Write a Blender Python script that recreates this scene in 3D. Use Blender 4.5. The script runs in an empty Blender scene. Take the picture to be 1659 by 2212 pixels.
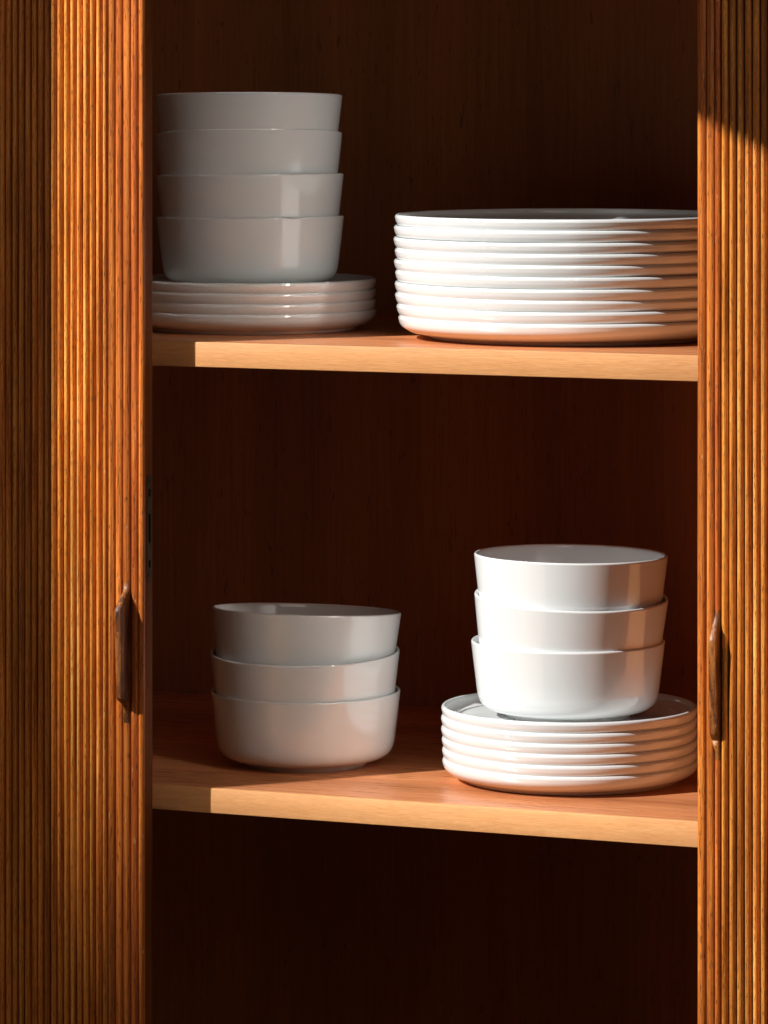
import bpy, bmesh, math, random
from mathutils import Vector, Matrix
random.seed(7)
S = bpy.context.scene
COL = S.collection
R = math.radians
H = 1.35                                   # camera height above the floor (m)

# ------------------------------------------------------------------ camera
PSI = R(23.2387)
cam = bpy.data.cameras.new("camera")
cam_o = bpy.data.objects.new("camera", cam); COL.objects.link(cam_o)
cam_o.location = (math.sin(PSI) * 3.65, -math.cos(PSI) * 3.65, H)
cam_o.rotation_euler = (R(90), 0, PSI)
cam.sensor_fit = 'HORIZONTAL'; cam.sensor_width = 36.0
cam.lens = 36.0 * 10000 / 1659
cam.shift_y = -(1106 - 124) / 1659
cam.clip_start = 0.05; cam.clip_end = 60
S.camera = cam_o

# ------------------------------------------------------------------ world: dim room light
W = bpy.data.worlds.new("World"); S.world = W; W.use_nodes = True
bg = W.node_tree.nodes["Background"]
bg.inputs[0].default_value = (1.0, 0.90, 0.79, 1); bg.inputs[1].default_value = 0.022

# ------------------------------------------------------------------ low sunlight through a window, as a far narrow spot
SUN_AZ, SUN_EL, SUN_D = R(40.6), R(36.0), 12.0
TGT = Vector((0.04, 0.05, H - 0.28))
SUN_DIR = Vector((math.sin(SUN_AZ) * math.cos(SUN_EL), math.cos(SUN_AZ) * math.cos(SUN_EL), -math.sin(SUN_EL)))
SUN_POS = TGT - SUN_DIR * SUN_D
ld = bpy.data.lights.new("sunlight", 'SPOT')
lo = bpy.data.objects.new("sunlight", ld); COL.objects.link(lo)
lo.location = SUN_POS
lo.rotation_euler = (Vector((0.12, 0.05, H - 0.20)) - SUN_POS).to_track_quat('-Z', 'Y').to_euler()
ld.energy = 11900; ld.color = (1.0, 0.985, 0.955); ld.shadow_soft_size = 0.045
ld.spot_size = R(6.5); ld.spot_blend = 0.9

# ------------------------------------------------------------------ added soft fill lamp at the front right, with no source in the room
fd = bpy.data.lights.new("right_fill", 'AREA'); fo = bpy.data.objects.new("right_fill", fd); COL.objects.link(fo)
fo.location = (1.80, -1.90, H + 0.70)
fo.rotation_euler = (Vector((-0.1, 0.1, H - 0.4)) - Vector(fo.location)).to_track_quat('-Z', 'Y').to_euler()
fd.shape = 'RECTANGLE'; fd.size = 1.7; fd.size_y = 1.3; fd.energy = 5.5; fd.color = (1.0, 0.90, 0.80)

# added fill lamp: a narrow beam from the upper right onto the left bowl stacks
gd = bpy.data.lights.new("bowl_fill", 'AREA'); go = bpy.data.objects.new("bowl_fill", gd); COL.objects.link(go)
go.location = (1.06, -0.61, H + 0.42)
go.rotation_euler = (Vector((-0.145, 0.10, H - 0.43)) - Vector(go.location)).to_track_quat('-Z', 'Y').to_euler()
gd.shape = 'RECTANGLE'; gd.size = 0.20; gd.size_y = 0.78; gd.spread = R(6); gd.energy = 0.118; gd.color = (1.0, 0.965, 0.90)

# warm light thrown up through the window by the sunlit ground outside, and a little skylight from the sunny window
bd = bpy.data.lights.new("ground_bounce", 'AREA'); bo = bpy.data.objects.new("ground_bounce", bd); COL.objects.link(bo)
bo.location = (-1.05, -2.6, 0.12)
bo.rotation_euler = (Vector((0.0, 0.5, H)) - Vector(bo.location)).to_track_quat('-Z', 'Y').to_euler()
bd.shape = 'RECTANGLE'; bd.size = 2.6; bd.size_y = 1.2; bd.energy = 5.6; bd.color = (1.0, 0.57, 0.24)
kd = bpy.data.lights.new("window_skylight", 'AREA'); ko = bpy.data.objects.new("window_skylight", kd); COL.objects.link(ko)
ko.location = (-0.59, -0.46, H - 0.20)
ko.rotation_euler = (Vector((-0.27, -0.03, H - 0.3)) - Vector(ko.location)).to_track_quat('-Z', 'Y').to_euler()
kd.shape = 'RECTANGLE'; kd.size = 0.3; kd.size_y = 0.8; kd.energy = 0.14; kd.color = (1.0, 0.94, 0.86)

# ------------------------------------------------------------------ render settings
S.render.engine = 'CYCLES'
S.cycles.use_denoising = True
S.cycles.max_bounces = 10; S.cycles.diffuse_bounces = 6; S.cycles.glossy_bounces = 6
S.cycles.caustics_reflective = False; S.cycles.caustics_refractive = False
S.cycles.sample_clamp_indirect = 4.0
S.view_settings.view_transform = 'Standard'; S.view_settings.look = 'None'
S.view_settings.exposure = 0.08; S.view_settings.gamma = 1.0

# ------------------------------------------------------------------ helpers
def lin(r, g, b):
    f = lambda v: (v / 255) / 12.92 if v / 255 <= 0.04045 else ((v / 255 + 0.055) / 1.055) ** 2.4
    return (f(r), f(g), f(b), 1)

def obj(name, bm, mat, parent=None, smooth=None, loc=None):
    bmesh.ops.recalc_face_normals(bm, faces=bm.faces)
    me = bpy.data.meshes.new(name); bm.to_mesh(me); bm.free()
    if mat: me.materials.append(mat)
    if smooth is not None:
        for p in me.polygons: p.use_smooth = True
        if smooth < 180: me.set_sharp_from_angle(angle=R(smooth))
    o = bpy.data.objects.new(name, me); COL.objects.link(o)
    if loc: o.location = loc
    if parent: o.parent = parent
    return o

def box_bm(x0, x1, y0, y1, z0, z1, bevel=0.0, seg=2, bm=None):
    b = bmesh.new()
    vs = [b.verts.new((x, y, z)) for x in (x0, x1) for y in (y0, y1) for z in (z0, z1)]
    for f in ((0, 1, 3, 2), (4, 6, 7, 5), (0, 4, 5, 1), (2, 3, 7, 6), (0, 2, 6, 4), (1, 5, 7, 3)):
        b.faces.new([vs[i] for i in f])
    if bevel: bmesh.ops.bevel(b, geom=b.edges[:], offset=bevel, segments=seg, affect='EDGES', profile=0.5)
    if bm is None: return b
    me = bpy.data.meshes.new("tmp"); b.to_mesh(me); b.free(); bm.from_mesh(me); bpy.data.meshes.remove(me)
    return bm

def lathe(profile, n=128):
    """profile: (r, z) list; a point with r==0 closes on the axis."""
    bm = bmesh.new(); rings = []
    for r, z in profile:
        if r < 1e-6: rings.append([bm.verts.new((0, 0, z))])
        else: rings.append([bm.verts.new((r * math.cos(2 * math.pi * i / n), r * math.sin(2 * math.pi * i / n), z)) for i in range(n)])
    for a, b in zip(rings, rings[1:]):
        for i in range(n):
            j = (i + 1) % n
            if len(a) == 1 and len(b) == 1: continue
            if len(a) == 1: bm.faces.new((a[0], b[j], b[i]))
            elif len(b) == 1: bm.faces.new((a[i], a[j], b[0]))
            else: bm.faces.new((a[i], a[j], b[j], b[i]))
    return bm

def spline(pts, sub=6):
    """Catmull-Rom through the profile points (centripetal enough for these shapes)."""
    out = []
    P = [pts[0]] + list(pts) + [pts[-1]]
    for i in range(1, len(P) - 2):
        p0, p1, p2, p3 = [Vector((*q, 0)) for q in P[i - 1:i + 3]]
        for k in range(sub):
            t = k / sub
            v = 0.5 * ((2 * p1) + (p2 - p0) * t + (2 * p0 - 5 * p1 + 4 * p2 - p3) * t * t + (3 * p1 - p0 - 3 * p2 + p3) * t ** 3)
            out.append((max(v.x, 0), v.y))
    out.append(tuple(pts[-1]))
    return out

def tag(o, label=None, cat=None, group=None, kind=None):
    for k, v in (("label", label), ("category", cat), ("group", group), ("kind", kind)):
        if v: o[k] = v
    return o

# ------------------------------------------------------------------ materials
def new_mat(name):
    m = bpy.data.materials.new(name); m.use_nodes = True
    nt = m.node_tree; p = nt.nodes["Principled BSDF"]
    return m, nt, p

def wood(name, c_dark, c_mid, c_light, axis='Z', rough=0.38, fine=900.0, along=7.0, pore=0.55, bump=0.25,
         big=6.0, vary=0.25, hue=0.0, spec=0.5, fleck=0.0, pore_col=0.45, chips=0.0, lo=0.25, hi=0.75):
    """grain runs along `axis` of the object; per-object offset and tone"""
    m, nt, p = new_mat(name); N = nt.nodes.new; L = nt.links.new
    tc = N('ShaderNodeTexCoord'); oi = N('ShaderNodeObjectInfo')
    off = N('ShaderNodeVectorMath'); off.operation = 'SCALE'; off.inputs[0].default_value = (3.1, 5.7, 9.3)
    L(oi.outputs['Random'], off.inputs['Scale'])
    add = N('ShaderNodeVectorMath'); add.operation = 'ADD'
    L(tc.outputs['Object'], add.inputs[0]); L(off.outputs[0], add.inputs[1])
    def stretched(across, along_):
        mp = N('ShaderNodeMapping'); s = [across] * 3; s['XYZ'.index(axis)] = along_
        mp.inputs['Scale'].default_value = s; L(add.outputs[0], mp.inputs['Vector']); return mp.outputs[0]
    def noise(vec, detail=3, rough_=0.6, dist=0.0, scale=1.0):
        n = N('ShaderNodeTexNoise'); n.inputs['Scale'].default_value = scale; n.inputs['Detail'].default_value = detail
        n.inputs['Roughness'].default_value = rough_; n.inputs['Distortion'].default_value = dist
        L(vec, n.inputs['Vector']); return n.outputs['Fac']
    def ramp(fac, stops):
        r = N('ShaderNodeValToRGB'); e = r.color_ramp.elements
        while len(e) < len(stops): e.new(0.5)
        for el, (pos, c) in zip(e, stops): el.position = pos; el.color = c
        L(fac, r.inputs['Fac']); return r.outputs['Color']
    def mix(blend, fac, a, b):
        x = N('ShaderNodeMix'); x.data_type = 'RGBA'; x.blend_type = blend
        if isinstance(fac, float): x.inputs['Factor'].default_value = fac
        else: L(fac, x.inputs['Factor'])
        for sock, v in ((x.inputs['A'], a), (x.inputs['B'], b)):
            if isinstance(v, tuple): sock.default_value = v
            else: L(v, sock)
        return x.outputs['Result']
    g1 = noise(stretched(fine * 0.25, along), 4, 0.65, 0.4)
    g2 = noise(stretched(fine, along * 4), 3, 0.6)
    base = ramp(g1, [(lo, c_dark), (0.5, c_mid), (hi, c_light)])
    streak = ramp(g2, [(0.3, (0.78, 0.74, 0.70, 1)), (0.6, (1, 1, 1, 1))])
    col = mix('MULTIPLY', 0.8, base, streak)
    bigv = ramp(noise(stretched(big * 4, big * 0.35), 2, 0.5, 0.6), [(0.3, (0.58, 0.50, 0.44, 1)), (0.65, (1.10, 1.08, 1.04, 1))])
    col = mix('MULTIPLY', 0.7, col, bigv)
    # dark open pores: short dashes along the grain
    pn = noise(stretched(fine * 1.5, along * 22), 1, 0.4)
    pm = ramp(pn, [(pore, (0, 0, 0, 1)), (min(pore + 0.07, 1.0), (1, 1, 1, 1))])
    col = mix('MULTIPLY', pm, col, (pore_col, pore_col * 0.85, pore_col * 0.7, 1))
    if fleck:
        fl = noise(stretched(260, 60), 2, 0.5)
        fm = ramp(fl, [(0.66, (0, 0, 0, 1)), (0.74, (1, 1, 1, 1))])
        col = mix('MIX', mix('MULTIPLY', 1.0, fm, (fleck,) * 3 + (1,)), col, (c_dark[0] * 0.3, c_dark[1] * 0.3, c_dark[2] * 0.3, 1))
    if chips:      # worn, scuffed specks along the beads
        cn = noise(stretched(520, 150), 2, 0.55)
        cmk = ramp(cn, [(0.70, (0, 0, 0, 1)), (0.76, (1, 1, 1, 1))])
        col = mix('MIX', mix('MULTIPLY', 1.0, cmk, (chips,) * 3 + (1,)), col, (0.78, 0.52, 0.26, 1))
    # tone of each piece
    hs = N('ShaderNodeHueSaturation')
    mr = N('ShaderNodeMapRange'); mr.inputs['To Min'].default_value = 1 - vary; mr.inputs['To Max'].default_value = 1 + vary * 0.6
    L(oi.outputs['Random'], mr.inputs['Value']); L(mr.outputs[0], hs.inputs['Value'])
    if hue:
        wn = N('ShaderNodeTexWhiteNoise'); wn.noise_dimensions = '1D'; L(oi.outputs['Random'], wn.inputs['W'])
        mh = N('ShaderNodeMapRange'); mh.inputs['To Min'].default_value = 0.5 - hue; mh.inputs['To Max'].default_value = 0.5 + hue
        L(wn.outputs['Value'], mh.inputs['Value']); L(mh.outputs[0], hs.inputs['Hue'])
    L(col, hs.inputs['Color']); L(hs.outputs['Color'], p.inputs['Base Color'])
    rr = N('ShaderNodeMapRange'); rr.inputs['To Min'].default_value = rough - 0.12; rr.inputs['To Max'].default_value = rough + 0.2
    L(g2, rr.inputs['Value']); L(rr.outputs[0], p.inputs['Roughness'])
    p.inputs['Specular IOR Level'].default_value = spec
    b = N('ShaderNodeBump'); b.inputs['Strength'].default_value = bump; b.inputs['Distance'].default_value = 0.0006
    hm = N('ShaderNodeMath'); hm.operation = 'SUBTRACT'; L(g2, hm.inputs[0])
    pmv = N('ShaderNodeMath'); pmv.operation = 'MULTIPLY'; pmv.inputs[1].default_value = 0.8; L(pm, pmv.inputs[0])
    L(pmv.outputs[0], hm.inputs[1]); L(hm.outputs[0], b.inputs['Height']); L(b.outputs[0], p.inputs['Normal'])
    return m

M = {}
M['slat'] = wood('teak_slat', (0.40, 0.116, 0.018, 1), (0.83, 0.292, 0.045, 1), (0.98, 0.475, 0.108, 1), 'Z', rough=0.33, fine=1500, along=7, pore=0.62, bump=0.8, big=14, vary=0.20, hue=0.003, chips=0.6, pore_col=0.46, lo=0.34, hi=0.66)
M['stile'] = wood('teak_stile', (0.30, 0.068, 0.011, 1), (0.57, 0.152, 0.024, 1), (0.78, 0.265, 0.045, 1), 'Z', rough=0.32, fine=1100, along=6, pore=0.64, bump=0.7, big=12, vary=0.14, hue=0.004, chips=0.5, pore_col=0.35, lo=0.34, hi=0.66)
M['shade_stile'] = wood('shade_stile', (0.13, 0.040, 0.010, 1), (0.19, 0.060, 0.014, 1), (0.25, 0.085, 0.020, 1), 'Z', rough=0.5, fine=700, along=6, pore=0.66, bump=0.3, big=10, vary=0.05, spec=0.15)  # stile wood darkened: shade on the door's edge put into the colour
M['handle'] = wood('teak_handle', (0.05, 0.014, 0.004, 1), (0.19, 0.055, 0.009, 1), (0.44, 0.16, 0.030, 1), 'Z', rough=0.40, fine=800, along=22, pore=0.62, bump=0.6, big=30, vary=0.05, chips=0.7, lo=0.34, hi=0.66)
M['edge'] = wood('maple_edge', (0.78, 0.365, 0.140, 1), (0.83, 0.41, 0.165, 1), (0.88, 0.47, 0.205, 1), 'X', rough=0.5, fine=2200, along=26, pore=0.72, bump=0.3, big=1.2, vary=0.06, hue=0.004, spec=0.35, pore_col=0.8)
M['shelf'] = wood('mahogany_shelf', (0.55, 0.200, 0.078, 1), (0.70, 0.27, 0.112, 1), (0.80, 0.36, 0.165, 1), 'X', rough=0.27, fine=420, along=5, pore=0.66, bump=0.15, big=3, vary=0.03, spec=0.5, pore_col=0.75)
M['back'] = wood('back_veneer', (0.27, 0.090, 0.022, 1), (0.31, 0.106, 0.026, 1), (0.355, 0.127, 0.031, 1), 'Z', rough=0.5, fine=900, along=5, pore=0.72, bump=0.10, big=2, vary=0.0, spec=0.35, fleck=0.55)

def porcelain(name, base):
    m, nt, p = new_mat(name); N = nt.nodes.new; L = nt.links.new
    p.inputs['Base Color'].default_value = base
    p.inputs['Roughness'].default_value = 0.07
    p.inputs['IOR'].default_value = 1.9
    tc = N('ShaderNodeTexCoord')
    n = N('ShaderNodeTexNoise'); n.inputs['Scale'].default_value = 38; n.inputs['Detail'].default_value = 1.5
    L(tc.outputs['Object'], n.inputs['Vector'])
    b = N('ShaderNodeBump'); b.inputs['Strength'].default_value = 0.10; b.inputs['Distance'].default_value = 0.0012
    L(n.outputs['Fac'], b.inputs['Height']); L(b.outputs[0], p.inputs['Normal'])
    return m
M['china'] = porcelain('white_porcelain', (0.715, 0.735, 0.735, 1))
M['foot'] = porcelain('foot_porcelain', (0.74, 0.74, 0.73, 1)); M['foot'].node_tree.nodes["Principled BSDF"].inputs['Roughness'].default_value = 0.3

def plain(name, c, rough=0.5, metal=0.0):
    m, nt, p = new_mat(name); N = nt.nodes.new; L = nt.links.new
    tc = N('ShaderNodeTexCoord'); n = N('ShaderNodeTexNoise'); n.inputs['Scale'].default_value = 220; n.inputs['Detail'].default_value = 4
    L(tc.outputs['Object'], n.inputs['Vector'])
    r = N('ShaderNodeValToRGB'); r.color_ramp.elements[0].color = (c[0] * 0.6, c[1] * 0.6, c[2] * 0.6, 1); r.color_ramp.elements[1].color = (c[0] * 1.3, c[1] * 1.3, c[2] * 1.3, 1)
    L(n.outputs['Fac'], r.inputs['Fac']); L(r.outputs[0], p.inputs['Base Color'])
    p.inputs['Roughness'].default_value = rough; p.inputs['Metallic'].default_value = metal
    return m
M['bronze'] = plain('aged_brass', (0.05, 0.032, 0.013), 0.7, 0.0)
M['hole'] = plain('dark_recess', (0.01, 0.008, 0.006), 0.8)
M['hole'].node_tree.nodes['Principled BSDF'].inputs['Specular IOR Level'].default_value = 0.05
M['canvas'] = plain('backing_canvas', (0.74, 0.54, 0.38), 0.9)  # made pale so the unseen door backs bounce light onto the dishes
M['backing'] = plain('dark_backing', (0.035, 0.012, 0.005), 0.9)
M['plaster'] = plain('plaster', (0.55, 0.50, 0.44), 0.9)

# ------------------------------------------------------------------ window wall beside the cabinet (out of frame): its jamb and head shape the sunlight
GY = -0.0358                                # front plane of the doors
e_u = Vector((math.cos(SUN_AZ), -math.sin(SUN_AZ), 0)); e_n = Vector((math.sin(SUN_AZ), math.cos(SUN_AZ), 0))
WALL_D = 1.0
w0 = Vector((TGT.x, TGT.y, 0)) - e_n * WALL_D
def on_wall(p):
    p = Vector(p); d = p - SUN_POS
    t = (w0 - SUN_POS).dot(e_n) / d.dot(e_n)
    q = SUN_POS + d * t
    return (q - w0).dot(e_u), q.z
u_j = on_wall((-0.2756, GY, H - 0.33))[0]
h1 = on_wall((0.273, GY, H - 0.0302)); h2 = on_wall((0.330, GY, H - 0.0527))
z_head = (h1[1] + h2[1]) / 2 - 0.015
wb = bmesh.new()
box_bm(-1.6, u_j - 0.003, 0.0, 0.16, 0.0, 2.7, bm=wb)
box_bm(u_j, 0.62, 0.0, 0.16, z_head, 2.7, bm=wb)
box_bm(u_j, 0.62, 0.0, 0.16, 0.0, 0.35, bm=wb)
box_bm(0.62, 0.85, 0.0, 0.16, 0.0, 2.7, bm=wb)
wall = obj('wall', wb, M['plaster']); wall['kind'] = 'structure'
wall.matrix_world = Matrix.Translation(w0) @ Matrix.Rotation(-SUN_AZ, 4, 'Z')

# ------------------------------------------------------------------ cabinet
Z_UP, Z_LO = H - 0.2285, H - 0.5876
T_SH = 0.0196
X0, X1, YB = -0.66, 0.44, 0.51
ZB, ZT = H - 1.12, H + 0.42
cab = bpy.data.objects.new('cabinet', None); COL.objects.link(cab)
tag(cab, 'open wooden cabinet with ribbed sliding doors holding white dishes on two shelves', 'cabinet')
def part(name, bm, mat, parent=cab, **k): return obj(name, bm, mat, parent, **k)
part('back_panel', box_bm(X0, X1, YB, YB + 0.012, ZB, ZT), M['back'])
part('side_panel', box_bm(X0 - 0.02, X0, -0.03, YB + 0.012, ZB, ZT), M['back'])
part('side_panel', box_bm(X1, X1 + 0.02, -0.03, YB + 0.012, ZB, ZT), M['edge'])  # pale wood here acts as an unseen reflector for the plates' right sides
part('top_panel', box_bm(X0 - 0.02, X1 + 0.02, -0.03, YB + 0.012, ZT, ZT + 0.02), M['back'])
part('bottom_panel', box_bm(X0 - 0.02, X1 + 0.02, -0.03, YB + 0.012, ZB - 0.02, ZB), M['back'])
for zt, yf in ((Z_UP, 0.0), (Z_LO, 0.0105)):
    sh = part('shelf', box_bm(X0 + 0.001, X1 - 0.001, yf + 0.006, YB - 0.001, zt - T_SH, zt), M['shelf'])
    part('edge_strip', box_bm(X0 + 0.001, X1 - 0.001, yf, yf + 0.0058, zt - T_SH - 0.0002, zt + 0.0001, bevel=0.0006, seg=2), M['edge'], sh, smooth=30)

# --- ribbed doors
def bead_bm(x0, x1, yb, h, z0, z1, nz=16, jit=0.00012, seg=8, gap=0.0004):
    """half-round bead running up the door, slightly uneven along its length"""
    bm = bmesh.new(); rows = []
    a = (x1 - x0) / 2 - gap / 2; xm = (x0 + x1) / 2
    for k in range(nz + 1):
        z = z0 + (z1 - z0) * k / nz; dx = random.uniform(-jit, jit); dh = random.uniform(-jit, jit) * 0.7
        row = [bm.verts.new((xm + dx - a, yb, z))]
        for i in range(seg + 1):
            t = math.pi * (1 - i / seg)
            cx = math.copysign(abs(math.cos(t)) ** 0.95, math.cos(t)); sy = math.sin(t) ** 0.95 if math.sin(t) > 1e-6 else 0
            row.append(bm.verts.new((xm + dx + a * cx, yb - 0.0003 - (h + dh) * sy, z)))
        row.append(bm.verts.new((xm + dx + a, yb, z)))
        rows.append(row)
    for r0, r1 in zip(rows, rows[1:]):
        for i in range(len(r0) - 1): bm.faces.new((r0[i], r0[i + 1], r1[i + 1], r1[i]))
    bm.faces.new(rows[0]); bm.faces.new(list(reversed(rows[-1])))
    return bm

def handle_bm(xr, yb, st):
    """solid grip carved out of a bead. xr: its right-hand wall; st rows: (z, depth, width, roundness)"""
    bm = bmesh.new(); rows = []
    sq = [(0, 0.0), (0, 0.5), (0, 0.80), (0.03, 0.93), (0.12, 0.985), (0.5, 1.0), (0.88, 0.985), (0.97, 0.93), (1, 0.80), (1, 0.5), (1, 0.0)]
    n = len(sq)
    for z, d, w, rd in st:
        row = []
        for k, (px, pd) in enumerate(sq):
            t = math.pi * k / (n - 1)
            rx, ry = 0.5 - 0.5 * math.copysign(abs(math.cos(t)) ** 0.8, math.cos(t)), (math.sin(t) ** 0.7 if 0 < k < n - 1 else 0)
            edge = min(d, 0.005)
            dq = d - (1 - pd) * edge if pd > 0.5 else d * pd * 2 * 0.8 * (1 if d > 0.006 else 0.8)
            if k in (0, n - 1): dq = 0
            x = (px * (1 - rd) + rx * rd) - 1.0
            dd = dq * (1 - rd) + d * ry * rd
            row.append(bm.verts.new((xr + x * w + random.uniform(-1, 1) * 0.00006, yb - dd + random.uniform(-1, 1) * 0.00005, H + z)))
        rows.append(row)
    for r0, r1 in zip(rows, rows[1:]):
        for i in range(len(r0) - 1): bm.faces.new((r0[i], r0[i + 1], r1[i + 1], r1[i]))
    bm.faces.new(rows[0]); bm.faces.new(list(reversed(rows[-1])))
    return bm
def grip(d0, d1, w0, w1, wb):
    """d0/d1: how far the grip stands out at its top and bottom, w0/w1: its width there"""
    return [(-0.4180, 0.0027, wb * .96, 1), (-0.4225, 0.0031, wb, 1), (-0.4250, 0.0042, w0 * .5 + wb * .5, 1), (-0.4278, d0 * .38, w0, .9), (-0.4312, d0 * .58, w0, .6), (-0.4355, d0 * .80, w0, .35),
            (-0.4395, d0 * .97, w0, .25), (-0.4410, d0 * 1.01, w0, .2), (-0.4440, d0, w0, .03), (-0.4600, d0 * .78 + d1 * .22, w0 * .78 + w1 * .22, .02), (-0.4850, d0 * .4 + d1 * .6, w0 * .4 + w1 * .6, .02),
            (-0.5060, d0 * .05 + d1 * .95, w1, .02), (-0.5108, d1 * .98, w1, .05), (-0.5124, d1 * .88, w1, .2), (-0.5142, d1 * .68, w1, .2), (-0.5172, d1 * .38, w1, .3), (-0.5205, 0.0046, w1 * .5 + wb * .5, .6), (-0.5245, 0.0033, wb * .98, .9), (-0.5318, 0.0030, wb * .94, 1)]

BEAD_H = 0.0029
def door(x_edge, sgn, board, pitch, count, handle_i, handle_dx, grip_st, label=None):
    """sgn=-1: the door runs left from its leading edge, +1: right"""
    total = sum(board)
    xa, xb = sorted((x_edge, x_edge + sgn * total)); far = x_edge + sgn * (total + pitch * count)
    d = part('tambour_door', box_bm(min(xb if sgn > 0 else far, far if sgn > 0 else xa), max(xb if sgn > 0 else far, far if sgn > 0 else xa),
                                   GY + BEAD_H + 0.0022, GY + BEAD_H + 0.0042, ZB + 0.003, ZT - 0.003), M['backing'])
    part('canvas_lining', box_bm(min(x_edge + sgn * 0.001, far), max(x_edge + sgn * 0.001, far), GY + 0.0159, GY + 0.0165, ZB + 0.003, ZT - 0.003), M['canvas'], d)
    if label: d['label'] = label
    part('edge_stile', box_bm(xa + 0.0001, xb - 0.0001, GY + BEAD_H, GY + 0.0158, ZB + 0.003, ZT - 0.003, bevel=0.0004, seg=1), M['shade_stile'], d)
    x = x_edge
    for i, w in enumerate(board):
        x2 = x + sgn * w
        part('slat', bead_bm(min(x, x2), max(x, x2), GY + BEAD_H, BEAD_H - 0.0003, ZB + 0.003, ZT - 0.003), M['stile'], d, smooth=60)
        if i == handle_i: part('handle', handle_bm(max(x, x2) + handle_dx, GY + BEAD_H, grip_st), M['handle'], d, smooth=38)
        x = x2
    for i in range(count):
        x2 = x + sgn * pitch * random.uniform(0.985, 1.015)
        part('slat', bead_bm(min(x, x2), max(x, x2), GY + BEAD_H + 0.0022, BEAD_H + 0.0016, ZB + 0.003, ZT - 0.003, gap=0.0010), M['slat'], d, smooth=60)
        x = x2
    return d
XL, XR = -0.1931, 0.2732
dl = door(XL, -1, (0.0057, 0.00675, 0.00697, 0.00675, 0.0065), 0.00583, 28, 2, 0.0, grip(0.0192, 0.0168, 0.0062, 0.0056, 0.00690))
dr = door(XR, +1, (0.00715, 0.00685, 0.00445), 0.00622, 24, 2, 0.0, grip(0.0130, 0.0080, 0.0059, 0.0066, 0.00440))

# lock plate let into the leading edge of the left door
def plate_outline(h, w, n=10):
    pts = []
    for k in range(n + 1):
        t = math.pi * k / n; pts.append((w / 2 * math.cos(t), h / 2 - w / 2 + w / 2 * math.sin(t)))
    for k in range(n + 1):
        t = math.pi + math.pi * k / n; pts.append((w / 2 * math.cos(t), -h / 2 + w / 2 + w / 2 * math.sin(t)))
    return pts
def prism_x(outline, yc, zc, x0, x1):
    bm = bmesh.new()
    a = [bm.verts.new((x0, yc + p[0], zc + p[1])) for p in outline]; b = [bm.verts.new((x1, yc + p[0], zc + p[1])) for p in outline]
    n = len(outline)
    for i in range(n): bm.faces.new((a[i], a[(i + 1) % n], b[(i + 1) % n], b[i]))
    bm.faces.new(a); bm.faces.new(list(reversed(b)))
    return bm
yl, zl = GY + 0.0090, H - 0.3766
part('lock_plate', prism_x(plate_outline(0.0865, 0.0078), yl, zl, XL - 0.002, XL + 0.0004), M['bronze'], dl)
for dz, hh, ww in ((0.0285, 0.0065, 0.0036), (0.0, 0.0235, 0.0034), (-0.0285, 0.0065, 0.0036)):
    part('keyhole' if hh < 0.01 else 'bolt_slot', prism_x(plate_outline(hh, ww), yl + 0.0004, zl + dz, XL - 0.001, XL + 0.0006), M['hole'], dl)
for dz in (0.0372, -0.0372):
    bm = prism_x([(0.0021 * math.cos(2 * math.pi * k / 16), 0.0021 * math.sin(2 * math.pi * k / 16)) for k in range(16)], yl, zl + dz, XL - 0.001, XL + 0.0009)
    part('screw', bm, M['bronze'], dl)

# ------------------------------------------------------------------ porcelain
cm = 0.01
BOWL_BODY = [(0, .62), (4.3, .62), (4.62, .58), (4.95, .49), (5.35, .46), (5.9, .51), (6.5, .67), (7.0, 1.0), (7.28, 1.48), (7.42, 2.1), (7.53, 3.0), (7.69, 4.3), (7.82, 5.4),
             (7.88, 5.92), (7.89, 6.03), (7.86, 6.12), (7.79, 6.17), (7.70, 6.14), (7.62, 6.02), (7.56, 5.3), (7.42, 3.9), (7.26, 2.7), (7.06, 2.0), (6.55, 1.45), (6.0, 1.10), (5.2, .97), (4.5, .93), (2.0, .92), (0, .92)]
BOWL_FOOT = [(4.62, .60), (4.68, .25), (4.74, .05), (4.82, 0), (4.98, 0), (5.06, .06), (5.11, .30), (5.2, .48)]
def plate_prof(r, foot, h, floor, under):
    """coupe plate with a raised rounded rim (cm); under = (inset from the rim, depth below the crest) down the outside"""
    body = [(0, floor - .36), (foot - .5, floor - .36), (foot - .1, .25), (foot + .12, .24)]
    body += [(r - a, h - b) for a, b in reversed(under)]
    body += [(r + .005, h - .24), (r - .035, h - .10), (r - .13, h - .01), (r - .24, h), (r - .34, h - .06), (r - .42, h - .2)]
    ri, zi = r - .42, h - .2
    rf = foot + .35; n = 7
    for k in range(1, n + 1):
        t = k / n * math.pi / 2
        body.append((ri - (ri - rf) * (1 - math.cos(t)), zi - (zi - floor) * math.sin(t)))
    body += [(rf - .4, floor - .005), (foot * 0.5, floor - .01), (0, floor - .01)]
    ft = [(foot - .42, .40), (foot - .38, .1), (foot - .3, 0), (foot - .08, 0), (foot, .04), (foot + .05, .14), (foot + .16, .27)]
    return body, ft

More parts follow.
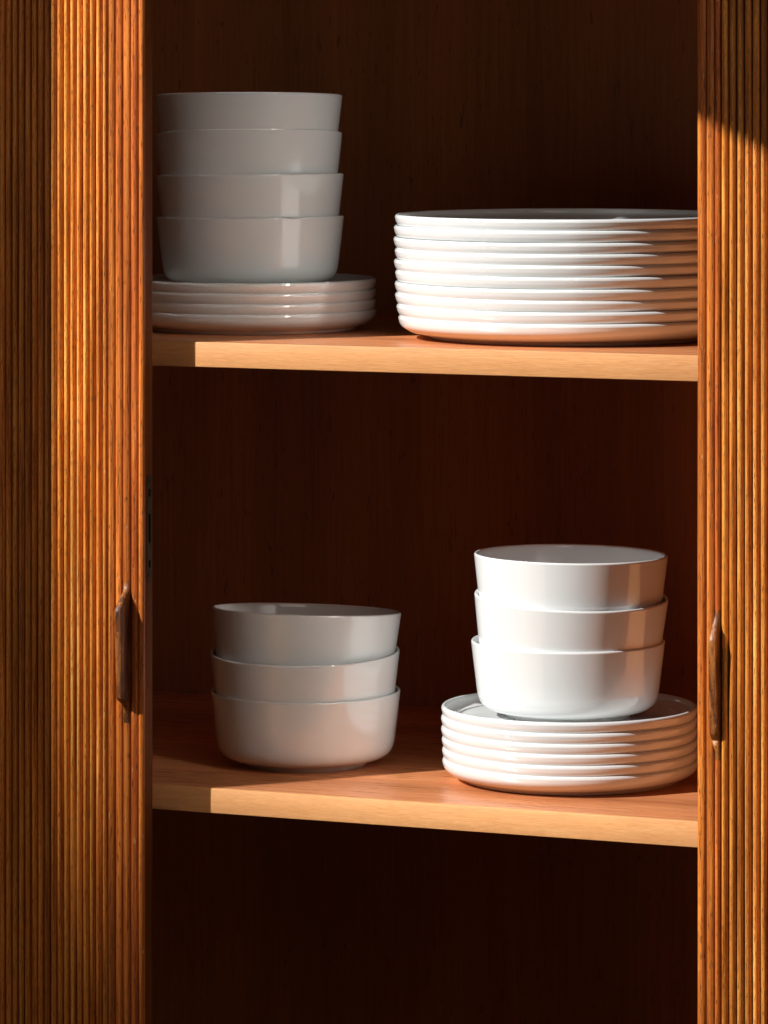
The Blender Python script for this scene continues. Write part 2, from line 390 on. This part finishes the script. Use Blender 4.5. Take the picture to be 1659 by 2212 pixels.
def proto(name, body, foot, n):
    b = lathe([(r * cm, z * cm) for r, z in spline(body, 3)], n)
    o = obj(name, b, M['china'], smooth=180)
    f = lathe([(r * cm, z * cm) for r, z in foot], n)
    obj('foot_ring', f, M['foot'], o, smooth=50)
    return o
used = {}
def place(kind, loc, tilt=0.0, tilt_dir=0.0, label='', cat='', group=''):
    src = protos[kind]
    if kind not in used: o = src; used[kind] = o
    else:
        o = src.copy(); COL.objects.link(o)
        for ch in src.children:
            c = ch.copy(); COL.objects.link(c); c.parent = o
    ax = Vector((math.cos(tilt_dir), math.sin(tilt_dir), 0))
    o.rotation_mode = 'QUATERNION'
    o.rotation_quaternion = Matrix.Rotation(tilt, 3, ax).to_quaternion() @ Matrix.Rotation(random.uniform(0, 6.28), 3, 'Z').to_quaternion()
    o.location = loc
    tag(o, label, cat, group)
    return o
sb, sf = plate_prof(10.43, 8.76, 1.73, .858, [(.01, .34), (.06, .56), (.19, .80), (.50, 1.09), (.98, 1.33), (1.48, 1.47)])
db, df = plate_prof(13.95, 11.4, 1.86, .913, [(.02, .36), (.09, .62), (.27, .90), (.66, 1.17), (1.22, 1.40), (2.15, 1.60)])
protos = {'bowl': proto('bowl', BOWL_BODY, BOWL_FOOT, 144), 'side_plate': proto('side_plate', sb, sf, 160), 'dinner_plate': proto('dinner_plate', db, df, 176)}
# view axes on the floor plane: tilting about the picture's horizontal axis leans a bowl to or from the viewer
VIEW_R = PSI                                # world angle of the picture's right-hand direction
EPS = 0.0002

def stack(kind, x, y, z, offs, labels, cat, group, tilts=None, shifts=None):
    for i, dz in enumerate(offs):
        t = tilts[i] if tilts else ((0, 0) if i == 0 else (random.uniform(-.13, .13), random.uniform(-.13, .13)))
        s = shifts[i] if shifts else (0, 0)
        a = Vector((math.cos(VIEW_R), math.sin(VIEW_R), 0)); bdir = Vector((-math.sin(VIEW_R), math.cos(VIEW_R), 0))
        p = Vector((x, y, z + dz)) + a * s[0] + bdir * s[1]
        # t = (lean toward viewer in deg, roll clockwise in deg)
        ax = a * R(t[0]) + bdir * R(t[1]); ang = ax.length
        place(kind, p, ang, math.atan2(ax.y, ax.x) if ang > 1e-9 else 0.0, labels[i], cat, group)

ORD = ['bottom', 'second', 'third', 'fourth', 'fifth', 'sixth', 'seventh', 'eighth', 'ninth']
# dinner plates, upper shelf right
sh_d = [(.0030, 0), (.0015, 0), (.0003, .001), (0, 0), (.0004, 0), (-.0006, .0005), (0.0001, 0), (-.0009, 0), (-.0006, 0), (.0002, 0)]
lab = ['wide white dinner plate at the very bottom of the tall stack of ten'] + \
      ['wide white dinner plate, %s from the bottom of the tall stack of ten' % ORD[i] for i in range(1, 9)] + \
      ['wide white dinner plate on top of the tall stack of ten']
stack('dinner_plate', 0.0885, 0.1695, Z_UP + EPS, [.00915 * i for i in range(10)], lab, 'plate', 'wide dinner plates stacked on the upper shelf', shifts=sh_d)
# small plates, upper shelf left
lab = ['small shaded white plate resting directly on the upper shelf under the four bowls', 'small shaded white plate, second from the bottom below the four stacked bowls',
       'small shaded white plate, third from the bottom below the four stacked bowls', 'small shaded white plate directly under the four stacked bowls']
stack('side_plate', -0.1980, 0.1810, Z_UP + EPS, [.00862 * i for i in range(4)], lab, 'plate', 'small plates stacked under the four shaded bowls')
zb = Z_UP + EPS + .00862 * 3 + .0076
lab = ['shaded white bowl at the bottom of the four, standing on the small plates', 'shaded white bowl second from the bottom in the stack of four',
       'shaded white bowl third from the bottom in the stack of four', 'shaded white bowl on top of the stack of four on the upper shelf']
stack('bowl', -0.2000, 0.1810, zb, [-.0002, .0348, .0693, .1015], lab, 'bowl', 'four shaded bowls stacked on the upper shelf',
      tilts=[(-.7, -.4), (-1.6, -.6), (-4.2, -.6), (-2.4, 0)], shifts=[(.0002, 0), (.0002, 0), (-.001, 0), (-.0015, 0)])
# lower shelf left
lab = ['white bowl standing on the bare wood of the lower shelf, bottom of three', 'middle white bowl of the three stacked on bare wood on the lower shelf',
       'top white bowl of the three stacked on bare wood, left on the lower shelf']
stack('bowl', -0.1400, 0.1612, Z_LO + EPS, [0, .0330, .0662], lab, 'bowl', 'three bowls stacked on the lower shelf at left',
      tilts=[(.6, -.2), (2.4, -.6), (-3.2, 1.8)], shifts=[(0, 0), (-.0002, 0), (-.0013, 0)])
# lower shelf right
lab = ['small sunlit white plate at the bottom of the six on the lower shelf'] + ['small sunlit white plate, %s from the bottom of the six on the lower shelf' % ORD[i] for i in range(1, 5)] + \
      ['small sunlit white plate on top of six, directly under the three sunlit bowls']
stack('side_plate', 0.0917, 0.1692, Z_LO + EPS, [.00862 * i for i in range(6)], lab, 'plate', 'six small plates stacked on the lower shelf',
      shifts=[(.0008, 0), (.0006, 0), (.0003, 0), (-.0002, 0), (-.0003, 0), (0, 0)])
zb = Z_LO + EPS + .00862 * 5 + .0086
lab = ['sunlit white bowl standing on the six small plates, bottom of three', 'middle sunlit white bowl of the three on the six small plates', 'top sunlit white bowl of the three on the six small plates']
stack('bowl', 0.0905, 0.1690, zb, [0, .0368, .0700], lab, 'bowl', 'three sunlit bowls on the lower shelf at right',
      tilts=[(.4, 0), (3.0, 1.5), (-.3, 0.6)], shifts=[(0, 0), (.0010, 0), (.0018, 0)])
